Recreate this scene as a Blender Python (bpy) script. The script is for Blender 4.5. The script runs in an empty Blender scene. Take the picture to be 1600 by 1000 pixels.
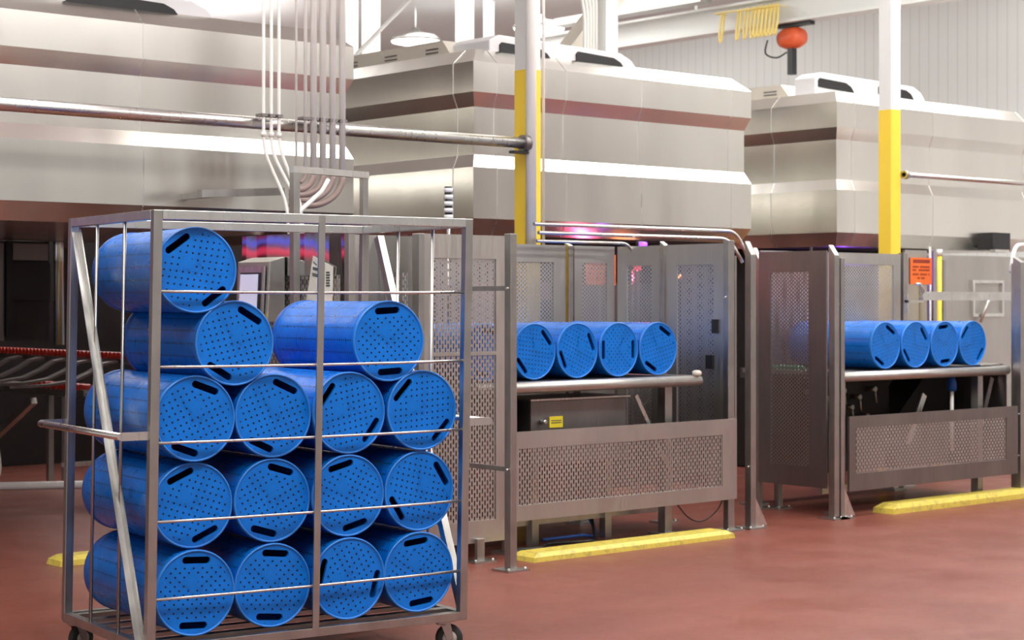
import bpy, bmesh, math, random
from mathutils import Vector, Matrix
random.seed(7)
R = math.radians
PI = math.pi
C = bpy.context.scene.collection
scene = bpy.context.scene

# ------------------------------------------------------------------ camera
cam_d = bpy.data.cameras.new('camera')
cam = bpy.data.objects.new('camera', cam_d); C.objects.link(cam)
cam.location = (0, 0, 1.65)
cam.rotation_euler = (R(90), 0, R(-40.8))
cam_d.sensor_width = 36; cam_d.lens = 2850 / 1600 * 36
cam_d.shift_y = -29 / 1600
cam_d.clip_end = 200
cam_d.dof.use_dof = True; cam_d.dof.focus_distance = 8.3; cam_d.dof.aperture_fstop = 5.0
scene.camera = cam
# ------------------------------------------------------------------ world, exposure
w = bpy.data.worlds.new('world'); scene.world = w; w.use_nodes = True
w.node_tree.nodes['Background'].inputs[0].default_value = (1.0, 1.0, 0.97, 1)
w.node_tree.nodes['Background'].inputs[1].default_value = 0.74
vs = scene.view_settings
vs.view_transform = 'Standard'; vs.look = 'None'; vs.exposure = 0.04; vs.gamma = 1; vs.use_curve_mapping = False

def area(name, loc, sx, sy, power, rot=(0, 0, 0), col=(1, .99, .95)):
    l = bpy.data.lights.new(name, 'AREA'); l.shape = 'RECTANGLE'; l.size = sx; l.size_y = sy
    l.energy = power; l.color = col
    o = bpy.data.objects.new(name, l); C.objects.link(o); o.location = loc; o.rotation_euler = rot
    return o
# rows of ceiling luminaires over the aisle and over the presses
area('aisle_row_light', (9, 3.6, 5.9), 20, 1.0, 860)
area('cell_row_light', (9.9, 8.2, 5.9), 3.0, .8, 110)
area('cell_row_light', (15.2, 8.2, 5.9), 4.4, .8, 150)
area('cell_row_light', (3.2, 7.2, 5.9), 3.0, .8, 110)
area('back_row_light', (14, 18.5, 5.95), 8, 5, 480)
area('press_row_light', (14.2, 11.3, 5.95), 2.4, 1.0, 90)
area('press_row_light', (18.0, 11.3, 5.95), 1.4, 1.0, 50)
# uplight area lights added out of view to brighten the ceiling
for x_, y_, p_ in ((3, 2, 180), (10, 2, 180), (4, 9, 170), (12.4, 9, 160), (17, 11, 110), (13, 23, 190), (10, 18, 190)):
    area('ceiling_fill', (x_, y_, 4.9), 1.2, 1.2, p_, (PI, 0, 0))

# ------------------------------------------------------------------ materials
def mat(name, col, rough=.5, metal=0., emit=None, es=0., spec=.5, coat=0.):
    m = bpy.data.materials.new(name); m.use_nodes = True
    b = m.node_tree.nodes['Principled BSDF']
    b.inputs['Base Color'].default_value = (*col, 1); b.inputs['Roughness'].default_value = rough
    b.inputs['Metallic'].default_value = metal; b.inputs['Specular IOR Level'].default_value = spec
    b.inputs['Coat Weight'].default_value = coat
    if emit: b.inputs['Emission Color'].default_value = (*emit, 1); b.inputs['Emission Strength'].default_value = es
    return m
class NT:
    def __init__(s, m): s.t = m.node_tree; s.b = s.t.nodes['Principled BSDF']; s.n = s.t.nodes; s.l = s.t.links
    def new(s, typ, **k):
        x = s.n.new(typ)
        for a, v in k.items(): setattr(x, a, v)
        return x
    def link(s, a, b): s.l.new(a, b)
    def math(s, op, a, b=None, c=None):
        x = s.n.new('ShaderNodeMath'); x.operation = op
        for i, v in enumerate((a, b, c)):
            if v is None: continue
            if isinstance(v, (int, float)): x.inputs[i].default_value = v
            else: s.l.new(v, x.inputs[i])
        return x.outputs[0]
    def obj_xyz(s, scale=None):
        tc = s.n.new('ShaderNodeTexCoord'); sp = s.n.new('ShaderNodeSeparateXYZ'); s.l.new(tc.outputs['Object'], sp.inputs[0])
        return tc.outputs['Object'], sp.outputs
    def noise(s, vec, scale=(1, 1, 1), sc=5., det=3., rough=.5):
        mp = s.n.new('ShaderNodeMapping'); mp.inputs['Scale'].default_value = scale; s.l.new(vec, mp.inputs[0])
        no = s.n.new('ShaderNodeTexNoise'); no.inputs['Scale'].default_value = sc; no.inputs['Detail'].default_value = det
        no.inputs['Roughness'].default_value = rough
        s.l.new(mp.outputs[0], no.inputs['Vector']); return no.outputs['Fac']
    def ramp(s, f, p0, c0, p1, c1):
        r = s.n.new('ShaderNodeValToRGB'); e = r.color_ramp.elements
        e[0].position = p0; e[0].color = (*c0, 1) if len(c0) == 3 else c0
        e[1].position = p1; e[1].color = (*c1, 1) if len(c1) == 3 else c1
        s.l.new(f, r.inputs[0]); return r.outputs[0]
    def rng(s, f, a, b, c, d):
        r = s.n.new('ShaderNodeMapRange'); s.l.new(f, r.inputs[0])
        for i, v in enumerate((a, b, c, d)): r.inputs[i + 1].default_value = v
        return r.outputs[0]
    def bump(s, h, st, dist=.01):
        b = s.n.new('ShaderNodeBump'); b.inputs['Strength'].default_value = st; b.inputs['Distance'].default_value = dist
        s.l.new(h, b.inputs['Height']); s.l.new(b.outputs[0], s.b.inputs['Normal']); return b
    def mix(s, f, a, b):
        x = s.n.new('ShaderNodeMix'); x.data_type = 'RGBA'; s.l.new(f, x.inputs[0])
        for i, v in ((6, a), (7, b)):
            if isinstance(v, tuple): x.inputs[i].default_value = (*v, 1)
            else: s.l.new(v, x.inputs[i])
        return x.outputs[2]

def steel(name, col, rough, wav=.25, warm=.06, scale=(1, 1, .15), sc=3., fine=1., bsc=(1.6, 1.6, .56), wave=0):
    m = mat(name, col, rough, 1.); t = NT(m); v, _ = t.obj_xyz()
    f = t.noise(v, scale, sc, 3)
    d = tuple(c * (1 - warm * 2.2) for c in col)
    t.link(t.ramp(f, .3, d, .7, col), t.b.inputs['Base Color'])
    g = t.noise(v, (1, 1, .08), 60., 2)
    t.link(t.rng(g, .2, .8, rough * (1 - .2 * fine), rough * (1 + .25 * fine)), t.b.inputs['Roughness'])
    h = t.noise(v, bsc, 1., 2)
    if wave: h = t.math('MULTIPLY', t.math('SUBTRACT', h, .5), _[2]); t.bump(h, 1., wave)
    else: t.bump(h, wav, .05)
    return m
M = {}
M['hood'] = steel('brushed_hood_steel', (.84, .82, .765), .24, .24, .05, (1, 1, .15), 1.8, fine=.25)
M['steel'] = steel('frame_steel', (.49, .48, .46), .36, .05, .1, (1, 1, .6), 9.)
M['steel_l'] = steel('bright_steel', (.76, .755, .73), .30, .04, .06, (1, 1, .6), 9.)
M['panel'] = steel('panel_steel', (.57, .56, .535), .42, .10, .08)
M['mirror_panel'] = steel('polished_panel_steel', (.56, .55, .53), .07, .10, .06, bsc=(2.2, 2.2, 0.), fine=.2, wave=.035)
M['box'] = steel('enclosure_steel', (.30, .275, .27), .45, .05, .1)
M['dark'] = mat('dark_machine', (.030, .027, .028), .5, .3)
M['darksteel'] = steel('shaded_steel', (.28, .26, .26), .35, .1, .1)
M['black'] = mat('black_plastic', (.012, .012, .014), .4)
M['rubber'] = mat('black_rubber', (.02, .02, .02), .65)
M['hub'] = mat('grey_hub', (.35, .33, .30), .5)
M['white'] = mat('white_paint', (.78, .79, .77), .45)
M['pvc'] = mat('white_conduit', (.88, .87, .84), .35)
M['greyconduit'] = mat('grey_conduit', (.84, .83, .80), .4)
M['beige'] = mat('beige_cover', (.66, .62, .54), .6)
M['cover'] = mat('pale_cover', (.78, .78, .80), .4)
M['paper'] = mat('paper', (.75, .75, .70), .7)
M['ink'] = mat('ink', (.06, .08, .08), .7)
M['orange'] = mat('orange_sign', (.85, .17, .03), .5)
M['redink'] = mat('dark_red_ink', (.28, .03, .02), .5)
M['label'] = mat('yellow_label', (.85, .68, .03), .5)
M['green'] = mat('green_plastic', (.02, .28, .16), .4)
M['redroll'] = mat('red_roller', (.55, .035, .02), .35)
M['brownpipe'] = mat('brown_elbow', (.30, .22, .20), .4)
M['screen'] = mat('screen', (.5, .5, .6), .2, emit=(.55, .58, .85), es=.35)
M['tower'] = mat('stack_light_lens', (.82, .84, .85), .3)
M['purple'] = mat('purple_led', (.3, .1, .8), .4, emit=(.28, .06, 1.), es=3.)
M['redled'] = mat('red_led', (.8, .1, .1), .4, emit=(1., .06, .16), es=1.0)
M['blueled'] = mat('blue_led', (.1, .1, .8), .4, emit=(.10, .18, 1.), es=1.0)
M['orangeled'] = mat('orange_led', (.9, .3, .1), .4, emit=(1., .25, .08), es=6.)
M['lamp'] = mat('lamp_diffuser', (1, 1, 1), .5, emit=(1, .99, .97), es=4.)
M['hoist'] = mat('orange_hoist', (.75, .12, .04), .35)
M['hose'] = mat('yellow_hose', (.90, .72, .22), .4)
M['hose_d'] = mat('black_hose', (.02, .02, .02), .4)
M['yknob'] = mat('yellow_cap', (.85, .58, .02), .4)
M['hosew'] = mat('white_hose', (.72, .70, .68), .5)
M['bluehose'] = mat('blue_hose', (.03, .12, .45), .4)

def yellow_paint():
    m = mat('safety_yellow_paint', (.90, .72, .05), .45); t = NT(m); v, _ = t.obj_xyz()
    f = t.noise(v, (1, 1, 1), 22., 5, .65)
    t.link(t.ramp(f, .36, (.46, .37, .09), .50, (.68, .55, .09)), t.b.inputs['Base Color']); t.bump(f, .3, .004)
    return m
M['yellow'] = yellow_paint()
M['yellowcol'] = mat('column_yellow', (.93, .67, .06), .4)

def floor_mat():
    m = mat('brick_red_epoxy', (.37, .115, .08), .3, spec=.28); t = NT(m); v, _ = t.obj_xyz()
    f = t.noise(v, (1, 1, 1), .5, 4, .6)
    g = t.noise(v, (1, 1, 1), 30., 4, .6)
    c = t.ramp(f, .35, (.205, .064, .046), .65, (.255, .080, .056))
    c2 = t.ramp(g, .3, (.80, .80, .80), .7, (1., 1., 1.))
    x = t.new('ShaderNodeMix', data_type='RGBA', blend_type='MULTIPLY'); x.inputs[0].default_value = 1
    t.link(c, x.inputs[6]); t.link(c2, x.inputs[7]); t.link(x.outputs[2], t.b.inputs['Base Color'])
    k = t.noise(v, (1, 1, 1), 1.8, 4, .6)
    t.link(t.rng(k, .35, .65, .30, .44), t.b.inputs['Roughness'])
    t.bump(g, .12, .004)
    return m
M['floor'] = floor_mat()

def wall_mat():
    m = mat('ribbed_white_wall', (.74, .75, .74), .5); t = NT(m); v, o = t.obj_xyz()
    s = t.math('ADD', o[0], o[1])
    fr = t.math('FRACT', t.math('MULTIPLY', s, 6.6))
    h = t.math('GREATER_THAN', fr, .12)
    t.link(t.mix(h, (.67, .70, .69), (.77, .805, .795)), t.b.inputs['Base Color'])
    t.bump(h, .4, .01)
    return m
M['wall'] = wall_mat()
M['wallplain'] = mat('white_wall', (.76, .76, .75), .5)
M['ceiling'] = mat('pinkish_white_ceiling', (.82, .82, .83), .6)

def perf(name, axis, du, dv, wu, hv, col=(.60, .58, .555), rough=.42):
    """steel sheet pierced by staggered slots (axis: 0 = sheet runs along x, 1 = along y)"""
    m = mat(name, col, rough, 1.); t = NT(m); v, o = t.obj_xyz()
    g = t.noise(v, (1, 1, .3), 4., 3)
    t.link(t.ramp(g, .3, tuple(c * .84 for c in col), .7, col), t.b.inputs['Base Color'])
    u = t.math('DIVIDE', o[axis], du); fu = t.math('FLOOR', u)
    par = t.math('MODULO', t.math('ABSOLUTE', fu), 2.)
    vv = t.math('ADD', t.math('DIVIDE', o[2], dv), t.math('MULTIPLY', par, .5))
    a = t.math('LESS_THAN', t.math('ABSOLUTE', t.math('SUBTRACT', t.math('FRACT', u), .5)), wu / du / 2)
    b = t.math('LESS_THAN', t.math('ABSOLUTE', t.math('SUBTRACT', t.math('FRACT', vv), .5)), hv / dv / 2)
    hole = t.math('MULTIPLY', a, b)
    tr = t.new('ShaderNodeBsdfTransparent'); ms = t.new('ShaderNodeMixShader')
    out = [n for n in t.n if n.type == 'OUTPUT_MATERIAL'][0]
    t.link(hole, ms.inputs[0]); t.link(t.b.outputs[0], ms.inputs[1]); t.link(tr.outputs[0], ms.inputs[2])
    t.link(ms.outputs[0], out.inputs['Surface'])
    return m
M['perfU'] = perf('slotted_sheet_front', 0, .0215, .050, .0095, .033)
M['perfV'] = perf('slotted_sheet_side', 1, .0215, .050, .0095, .033)
M['fineU'] = perf('fine_perforated_sheet_front', 0, .018, .030, .009, .015, (.66, .66, .68))
M['fineV'] = perf('fine_perforated_sheet_side', 1, .018, .030, .009, .015, (.66, .66, .68))
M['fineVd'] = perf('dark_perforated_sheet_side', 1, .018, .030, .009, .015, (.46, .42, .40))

def blue(name, face):
    m = mat(name, (.004, .17, .66), .34, spec=.35); t = NT(m); v, o = t.obj_xyz()
    if face:
        s = .042
        def grid(off):
            a = t.math('SUBTRACT', t.math('FRACT', t.math('ADD', t.math('DIVIDE', o[0], s), off)), .5)
            b = t.math('SUBTRACT', t.math('FRACT', t.math('ADD', t.math('DIVIDE', o[2], s * .92), off)), .5)
            r = t.math('SQRT', t.math('ADD', t.math('MULTIPLY', a, a), t.math('MULTIPLY', b, b)))
            return t.math('LESS_THAN', r, .118)
        d = t.math('MAXIMUM', grid(.25), grid(.75))
        rr = t.math('SQRT', t.math('ADD', t.math('MULTIPLY', o[0], o[0]), t.math('MULTIPLY', o[2], o[2])))
        d = t.math('MULTIPLY', d, t.math('LESS_THAN', rr, .162))
        d = t.math('MULTIPLY', d, t.math('LESS_THAN', t.math('ABSOLUTE', o[2]), .112))
        # plain moulded patch between the holes
        gap = t.math('MULTIPLY', t.math('LESS_THAN', t.math('ABSOLUTE', t.math('SUBTRACT', o[0], -.018)), .030),
                     t.math('LESS_THAN', t.math('ABSOLUTE', t.math('SUBTRACT', o[2], .048)), .030))
        d = t.math('MULTIPLY', d, t.math('SUBTRACT', 1., gap))
        # moulded marks in the centre
        nz = t.noise(v, (1, 1, 1), 120., 2, .7)
        cen = t.math('MULTIPLY', t.math('LESS_THAN', t.math('ABSOLUTE', o[0]), .034), t.math('LESS_THAN', t.math('ABSOLUTE', t.math('ADD', o[2], .008)), .034))
        mk = t.math('MULTIPLY', t.math('MULTIPLY', cen, t.math('GREATER_THAN', nz, .56)), .30)
        d = t.math('MAXIMUM', d, mk)
    else:
        ang = t.math('ARCTAN2', o[0], o[2])
        a = t.math('SUBTRACT', t.math('FRACT', t.math('ADD', t.math('MULTIPLY', ang, 20 / (2 * PI)), .25)), .5)
        a = t.math('MULTIPLY', a, 2 * PI * .183 / 20)
        b = t.math('MULTIPLY', t.math('SUBTRACT', t.math('FRACT', t.math('DIVIDE', o[1], .022)), .5), .022)
        r = t.math('SQRT', t.math('ADD', t.math('MULTIPLY', a, a), t.math('MULTIPLY', b, b)))
        d = t.math('MULTIPLY', t.math('LESS_THAN', r, .0050), t.math('LESS_THAN', o[1], .80))
        d = t.math('MULTIPLY', d, t.math('GREATER_THAN', o[1], .02))
    dirt = t.noise(v, (1, 1, 1), 9., 5, .65)
    base = t.ramp(dirt, .3, (.001, .125, .50), .6, (.0006, .165, .66))
    t.link(t.mix(d, base, (.001, .010, .05)), t.b.inputs['Base Color'])
    sc = t.noise(v, (1, 1, 1), 14., 4, .6)
    t.link(t.rng(sc, .3, .7, .24, .42), t.b.inputs['Roughness'])
    t.bump(t.math('SUBTRACT', 1., d), .25, .003)
    return m
M['bface'] = blue('blue_drum_face', True)
M['bbody'] = blue('blue_drum_wall', False)
M['brim'] = mat('blue_drum_rim', (.02, .20, .66), .4)
M['binner'] = mat('blue_drum_lid', (.004, .10, .45), .4)

# ------------------------------------------------------------------ mesh helpers
def B(): return bmesh.new()
def box(bm, x0, y0, z0, x1, y1, z1):
    vs_ = [bm.verts.new(p) for p in ((x0, y0, z0), (x1, y0, z0), (x1, y1, z0), (x0, y1, z0), (x0, y0, z1), (x1, y0, z1), (x1, y1, z1), (x0, y1, z1))]
    for f in ((0, 3, 2, 1), (4, 5, 6, 7), (0, 1, 5, 4), (1, 2, 6, 5), (2, 3, 7, 6), (3, 0, 4, 7)): bm.faces.new([vs_[i] for i in f])
    return vs_
def bar(bm, a, b, wd, ht, up=(0, 0, 1)):
    a = Vector(a); b = Vector(b); d = (b - a).normalized(); s = d.cross(Vector(up))
    if s.length < 1e-4: s = Vector((1, 0, 0))
    s.normalize(); u = s.cross(d).normalized()
    q = []
    for p in (a, b):
        for i, j in ((-1, -1), (1, -1), (1, 1), (-1, 1)): q.append(bm.verts.new(p + s * i * wd / 2 + u * j * ht / 2))
    for f in ((3, 2, 1, 0), (4, 5, 6, 7), (0, 1, 5, 4), (1, 2, 6, 5), (2, 3, 7, 6), (3, 0, 4, 7)): bm.faces.new([q[i] for i in f])
def tube(bm, pts, r, n=12, caps=True, bend=0., closed=False):
    pts = [Vector(p) for p in pts]
    if bend > 0 and len(pts) > 2:
        out = [pts[0]]
        for i in range(1, len(pts) - 1):
            p = pts[i]; a = (pts[i - 1] - p); b = (pts[i + 1] - p); k = min(bend, a.length * .48, b.length * .48)
            a = p + a.normalized() * k; b = p + b.normalized() * k
            for s in range(9):
                t = s / 8; out.append(a * (1 - t) ** 2 + p * 2 * t * (1 - t) + b * t * t)
        out.append(pts[-1]); pts = out
    rings = []; prev = None; N = len(pts)
    for i, p in enumerate(pts):
        if closed: d = (pts[(i + 1) % N] - pts[i - 1]).normalized()
        else: d = (pts[min(i + 1, N - 1)] - pts[max(i - 1, 0)]).normalized()
        if prev is None: s = d.orthogonal().normalized()
        else: s = (prev - d * prev.dot(d)).normalized()
        prev = s; u = d.cross(s)
        rings.append([bm.verts.new(p + (s * math.cos(2 * PI * k / n) + u * math.sin(2 * PI * k / n)) * r) for k in range(n)])
    for a, b in zip(rings, rings[1:] + ([rings[0]] if closed else [])):
        for k in range(n): 
            f = bm.faces.new((a[k], a[(k + 1) % n], b[(k + 1) % n], b[k])); f.smooth = True
    if caps and not closed:
        bm.faces.new(rings[0][::-1]); bm.faces.new(rings[-1])
def lathe(bm, prof, n=48, origin=(0, 0, 0), axis='z'):
    """prof: (radius, height) list"""
    o = Vector(origin); rings = []
    for r, h in prof:
        ring = []
        for k in range(n):
            a = 2 * PI * k / n; x, y = r * math.cos(a), r * math.sin(a)
            p = {'z': (x, y, h), 'y': (x, h, y), 'x': (h, x, y)}[axis]
            ring.append(bm.verts.new(o + Vector(p)))
        rings.append(ring)
    for a, b in zip(rings, rings[1:]):
        for k in range(n):
            f = bm.faces.new((a[k], a[(k + 1) % n], b[(k + 1) % n], b[k])); f.smooth = True
    if prof[0][0] > 1e-5: bm.faces.new(rings[0][::-1])
    if prof[-1][0] > 1e-5: bm.faces.new(rings[-1])
def prism(bm, poly, z0, z1, plane='xy'):
    """extrude a polygon; plane names the polygon's plane, z0..z1 the third axis"""
    def P(p, h):
        return {'xy': (p[0], p[1], h), 'xz': (p[0], h, p[1]), 'yz': (h, p[0], p[1])}[plane]
    a = [bm.verts.new(P(p, z0)) for p in poly]; b = [bm.verts.new(P(p, z1)) for p in poly]
    bm.faces.new(a[::-1]); bm.faces.new(b); n = len(poly)
    for i in range(n): bm.faces.new((a[i], a[(i + 1) % n], b[(i + 1) % n], b[i]))
ROOT = {}
def obj(name, bm, m, parent=None, local=False, bevel=0.):
    if bevel: 
        bmesh.ops.bevel(bm, geom=[e for e in bm.edges if not (e.link_faces and all(f.smooth for f in e.link_faces))], offset=bevel, segments=2, profile=.5, affect='EDGES')
    bmesh.ops.recalc_face_normals(bm, faces=bm.faces[:])
    off = ROOT.get(parent.name, Vector()) if parent else Vector()
    if parent is not None and not local: bmesh.ops.translate(bm, verts=bm.verts[:], vec=-off)
    me = bpy.data.meshes.new(name); bm.to_mesh(me); bm.free()
    o = bpy.data.objects.new(name, me); C.objects.link(o)
    me.materials.append(M[m] if isinstance(m, str) else m)
    if parent is not None: o.parent = parent; ROOT[o.name] = off
    return o
def tag(o, label, cat, group=None, kind=None):
    if label: o['label'] = label
    if cat: o['category'] = cat
    if group: o['group'] = group
    if kind: o['kind'] = kind
    return o
def thing(name, loc, label, cat, group=None, rz=0):
    o = bpy.data.objects.new(name, None); C.objects.link(o); o.location = loc; o.rotation_euler = (0, 0, rz)
    o.empty_display_size = .1; ROOT[o.name] = Vector(loc); return tag(o, label, cat, group)
def solo(name, bm, m, loc, label, cat, group=None, bevel=0.):
    bmesh.ops.translate(bm, verts=bm.verts[:], vec=-Vector(loc))
    o = obj(name, bm, m, bevel=bevel); o.location = loc; return tag(o, label, cat, group)
def struct(name, bm, m):
    o = obj(name, bm, m); o['kind'] = 'structure'; return o

# ------------------------------------------------------------------ the setting
bm = B(); box(bm, -14, -10, -.1, 20.0, 26, 0); struct('floor', bm, 'floor')
bm = B(); box(bm, -14, -10, 6.0, 20.2, 26.2, 6.15); struct('ceiling', bm, 'ceiling')
bm = B(); box(bm, 20.0, -10, -.1, 20.2, 26.2, 6.0); struct('wall_right', bm, 'wall')
bm = B(); box(bm, -14, 26, -.1, 20.0, 26.2, 6.0); struct('wall_back', bm, 'wallplain')

# grey piers and wall slabs added out of view as reflections for the steel
bm = B()
for x0, x1 in ((-6, -4.5), (1, 2.4), (7.6, 9.0), (12.2, 12.9), (13.3, 13.6), (15.0, 16.4)): box(bm, x0, -9.9, 0, x1, -9.5, 5.99)
struct('reflection_piers', bm, mat('reflection_pier_grey', (.30, .29, .28), .6))  # added behind the camera so the hood fronts pick up vertical tones
for i, (y0, y1) in enumerate(((-3.4, -1.4), (1.2, 2.2), (4.4, 5.0))):
    bm = B(); box(bm, 19.93, y0, 0, 19.99, y1, 5.2); struct('door_%d' % (i + 1), bm, mat('reflection_slab_grey', (.27, .27, .27), .5))  # grey slabs added outside the view for the hoods to mirror

# ------------------------------------------------------------------ hooded presses
def ring(bm, x0, y0, x1, y1, o, z):
    return [bm.verts.new(p) for p in ((x0 + o, y0 + o, z), (x1 - o, y0 + o, z), (x1 - o, y1 - o, z), (x0 + o, y1 - o, z))]
PROF = [(2.165, .07), (2.29, 0), (2.685, 0), (2.785, .045), (3.155, .045), (3.265, 0), (3.50, 0), (3.615, .125)]
def hood(x0, x1, label, seams, sideseams, y0=10.8, y1=14.6):
    t = thing('press_hood', ((x0 + x1) / 2, (y0 + y1) / 2, 2.165), label, 'machine hood', 'stainless press hoods')
    bm = B(); rs = [ring(bm, x0, y0, x1, y1, o, z) for z, o in PROF]
    for a, b in zip(rs, rs[1:]):
        for k in range(4): bm.faces.new((a[k], a[(k + 1) % 4], b[(k + 1) % 4], b[k]))
    bm.faces.new(rs[-1]); bm.faces.new(rs[0][::-1])
    obj('hood_shell', bm, 'hood', t)
    for s in seams:
        bm = B()
        for (za, oa), (zb, ob) in zip(PROF, PROF[1:]): bar(bm, (s, y0 + oa, za), (s, y0 + ob, zb), .008, .006, (0, 1, 0))
        obj('seam', bm, 'steel_l', t)
    for s in sideseams:
        bm = B()
        for (za, oa), (zb, ob) in zip(PROF, PROF[1:]): bar(bm, (x0 + oa, s, za), (x0 + ob, s, zb), .008, .006, (1, 0, 0))
        obj('seam', bm, 'steel_l', t)
    return t
h1 = hood(4.56, 7.80, 'large stainless steel press hood at the left, behind the row of white pipes', [6.08], [])
h2 = hood(8.93, 12.11, 'stainless steel press hood in the middle, behind the first yellow and white column', [9.17, 9.90, 10.75, 11.85], [11.05])
h3 = hood(13.29, 16.47, 'stainless steel press hood at the far right, below the orange hoist', [13.55, 14.75, 16.33], [11.6])

def cover(label, x0, x1, slots, y0=10.93, dz=0, dp=.57):
    t = thing('hood_cover', (x0, y0 + .07, 3.5), label, 'cover', 'pale covers on top of the hoods')
    bm = B()
    prism(bm, [(x0, 3.52), (x1, 3.52), (x1 - .03, 3.60 + dz), (x1 - .10, 3.67 + dz), (x1 - .22, 3.72 + dz), (x0 + .1, 3.75 + dz), (x0, 3.70 + dz)], y0, y0 + dp, 'xz')
    obj('shell', bm, 'cover', t, bevel=.01)
    for a, b in slots:
        bm = B(); prism(bm, [(a, 3.605 + dz), (b + .05, 3.585 + dz), (b, 3.64 + dz), (b - .08, 3.672 + dz), (a + .02, 3.69 + dz), (a, 3.67 + dz)], y0 - .015, y0 + .005, 'xz')
        obj('handle_recess', bm, 'black', t)
cover('pale cover with dark slots on the front edge of the middle hood', 9.20, 10.86, [(9.30, 9.80), (10.12, 10.62)])
cover('pale cover with a black slot on top of the left hood, at the top edge', 4.9, 6.75, [(5.58, 6.38)])
cover('pale cover with dark slots on top of the far right hood', 13.46, 15.2, [(13.50, 13.98), (14.41, 14.92)], 11.2, .08, .25)
# low grille cowls on the left edges of the hoods
def cowl(x0, y0, y1, label, m):
    bm = B(); prism(bm, [(y0, 3.60), (y1, 3.60), (y1 - .12, 3.74), (y0 + .12, 3.74)], x0, x0 + .5, 'yz')
    t = thing('grille_cowl', (x0, y0, 3.6), label, 'cover', 'low cowls on the left edges of the hoods')
    obj('cowl_shell', bm, m, t)
    for i in range(3):
        yy = y0 + .25 + i * (y1 - y0 - .5) / 2
        bm = B(); 
        for j in range(2): box(bm, x0 - .006, yy - .08, 3.645 + j * .03, x0 + .004, yy + .08, 3.655 + j * .03)
        obj('vent_slot', bm, 'box', t)
cowl(9.12, 11.3, 12.9, 'beige slotted cowl on the left edge of the middle hood', 'beige')
cowl(13.45, 11.5, 13.0, 'grey slotted cowl on the left edge of the far right hood', 'beige')

# machine bodies in the dark under the hoods
def body(x0, x1, y0, y1, z1, label, win=None):
    t = thing('press', ((x0 + x1) / 2, (y0 + y1) / 2, 0), label, 'machine', 'dark press bodies under the hoods')
    bm = B(); box(bm, x0, y0, 0, x1, y1, z1); obj('housing', bm, 'dark', t, bevel=.02)
    for i, s in enumerate((y0 - .02,)):
        bm = B(); box(bm, x0 + .25, s, .35, x1 - .25, s + .02, z1 - .35); obj('front_plate', bm, 'darksteel', t)
        bm = B(); box(bm, x0 + .6, s - .015, 1.5, x0 + 1.3, s, z1 - .5); obj('black_panel', bm, 'black', t)
    return t
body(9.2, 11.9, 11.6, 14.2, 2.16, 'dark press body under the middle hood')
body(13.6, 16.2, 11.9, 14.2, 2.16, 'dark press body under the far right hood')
t = body(4.3, 9.0, 17.75, 18.6, 2.9, 'dark backdrop box added far behind the left roller conveyor')  # backdrop box added to keep the far background dark

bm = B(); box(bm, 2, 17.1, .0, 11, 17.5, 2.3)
solo('dark_backdrop', bm, 'dark', (6.5, 17.3, 0), 'long dark backdrop added behind the roller conveyor at the left', 'machine')  # dark block added in place of deep shade, hides the bright back wall
bm = B(); box(bm, 7.75, 10.14, .22, 9.72, 10.17, 1.0); solo('shade_plate', bm, 'darksteel', (7.75, 10.14, .22), 'dark shade plate added low at the back of the first cell', 'plate')  # dark sheet added to stand for the shade behind the gate slots
bm = B(); box(bm, 11.3, 10.06, .22, 13.22, 10.09, 1.0); solo('shade_plate', bm, 'darksteel', (11.3, 10.06, .22), 'dark shade plate added low at the back of the second cell', 'plate')  # same added dark sheet for the shade in the second cell
# dark unit hanging over the left conveyor
t = thing('infeed_housing', (6.0, 14.6, 0), 'dark infeed housing with a black window under the left hood', 'machine')
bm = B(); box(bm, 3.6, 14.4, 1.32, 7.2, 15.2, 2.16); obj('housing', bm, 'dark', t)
bm = B(); box(bm, 3.8, 15.0, 0, 3.9, 15.1, 1.32); obj('support', bm, 'dark', t)
bm = B(); box(bm, 6.2, 14.38, 1.32, 6.78, 14.4, 2.14); obj('front_plate', bm, 'darksteel', t)
bm = B(); box(bm, 6.86, 14.38, 2.0, 7.18, 14.4, 2.14); obj('upper_plate', bm, 'darksteel', t)
bm = B(); box(bm, 6.84, 14.36, 1.66, 7.19, 14.39, 1.98); obj('window', bm, 'black', t)
bm = B(); box(bm, 7.21, 14.3, 1.28, 7.36, 14.34, 2.16); obj('side_plate', bm, 'mirror_panel', t)
bm = B(); box(bm, 6.79, 14.34, 1.36, 6.83, 14.38, 2.16); obj('rail', bm, 'black', t)

# ------------------------------------------------------------------ LED strips on the presses
def led(name, a, b, m, label, cat='lamp', r=.02, drop=0, power=0, col=(1, 1, 1)):
    t = thing(name, a, label, cat)
    bm = B(); tube(bm, [a, b], r, 8); obj('led_tube', bm, m, t)
    bm = B(); bar(bm, Vector(a) + Vector((0, .04, 0)), Vector(b) + Vector((0, .04, 0)), .03, .05); obj('led_channel', bm, 'steel', t)
    if drop:
        bm = B(); box(bm, a[0], a[1] + .04, min(a[2], drop), a[0] + .02, a[1] + .06, max(a[2], drop)); obj('led_bracket', bm, 'steel', t)
    if power:
        l = bpy.data.lights.new(name, 'POINT'); l.energy = power; l.color = col; l.shadow_soft_size = .05
        o = bpy.data.objects.new(name + '_light', l); C.objects.link(o); o.location = (Vector(a) + Vector(b)) / 2 - Vector((0, 0, .08))
led('status_strip', (1.2, 13.4, 2.17), (5.3, 13.4, 2.17), 'blueled', 'blue status strip on the left press, lighting the side panels', r=.03)
led('status_strip', (1.2, 13.4, 2.075), (5.3, 13.4, 2.075), 'redled', 'red status strip on the left press, below the blue strip', r=.03)
led('led_light', (10.56, 10.62, 2.12), (10.62, 10.62, 2.12), 'purple', 'small purple light under the middle hood above the fence', drop=.01, r=.018, power=.4, col=(.35, .1, 1))
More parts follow.
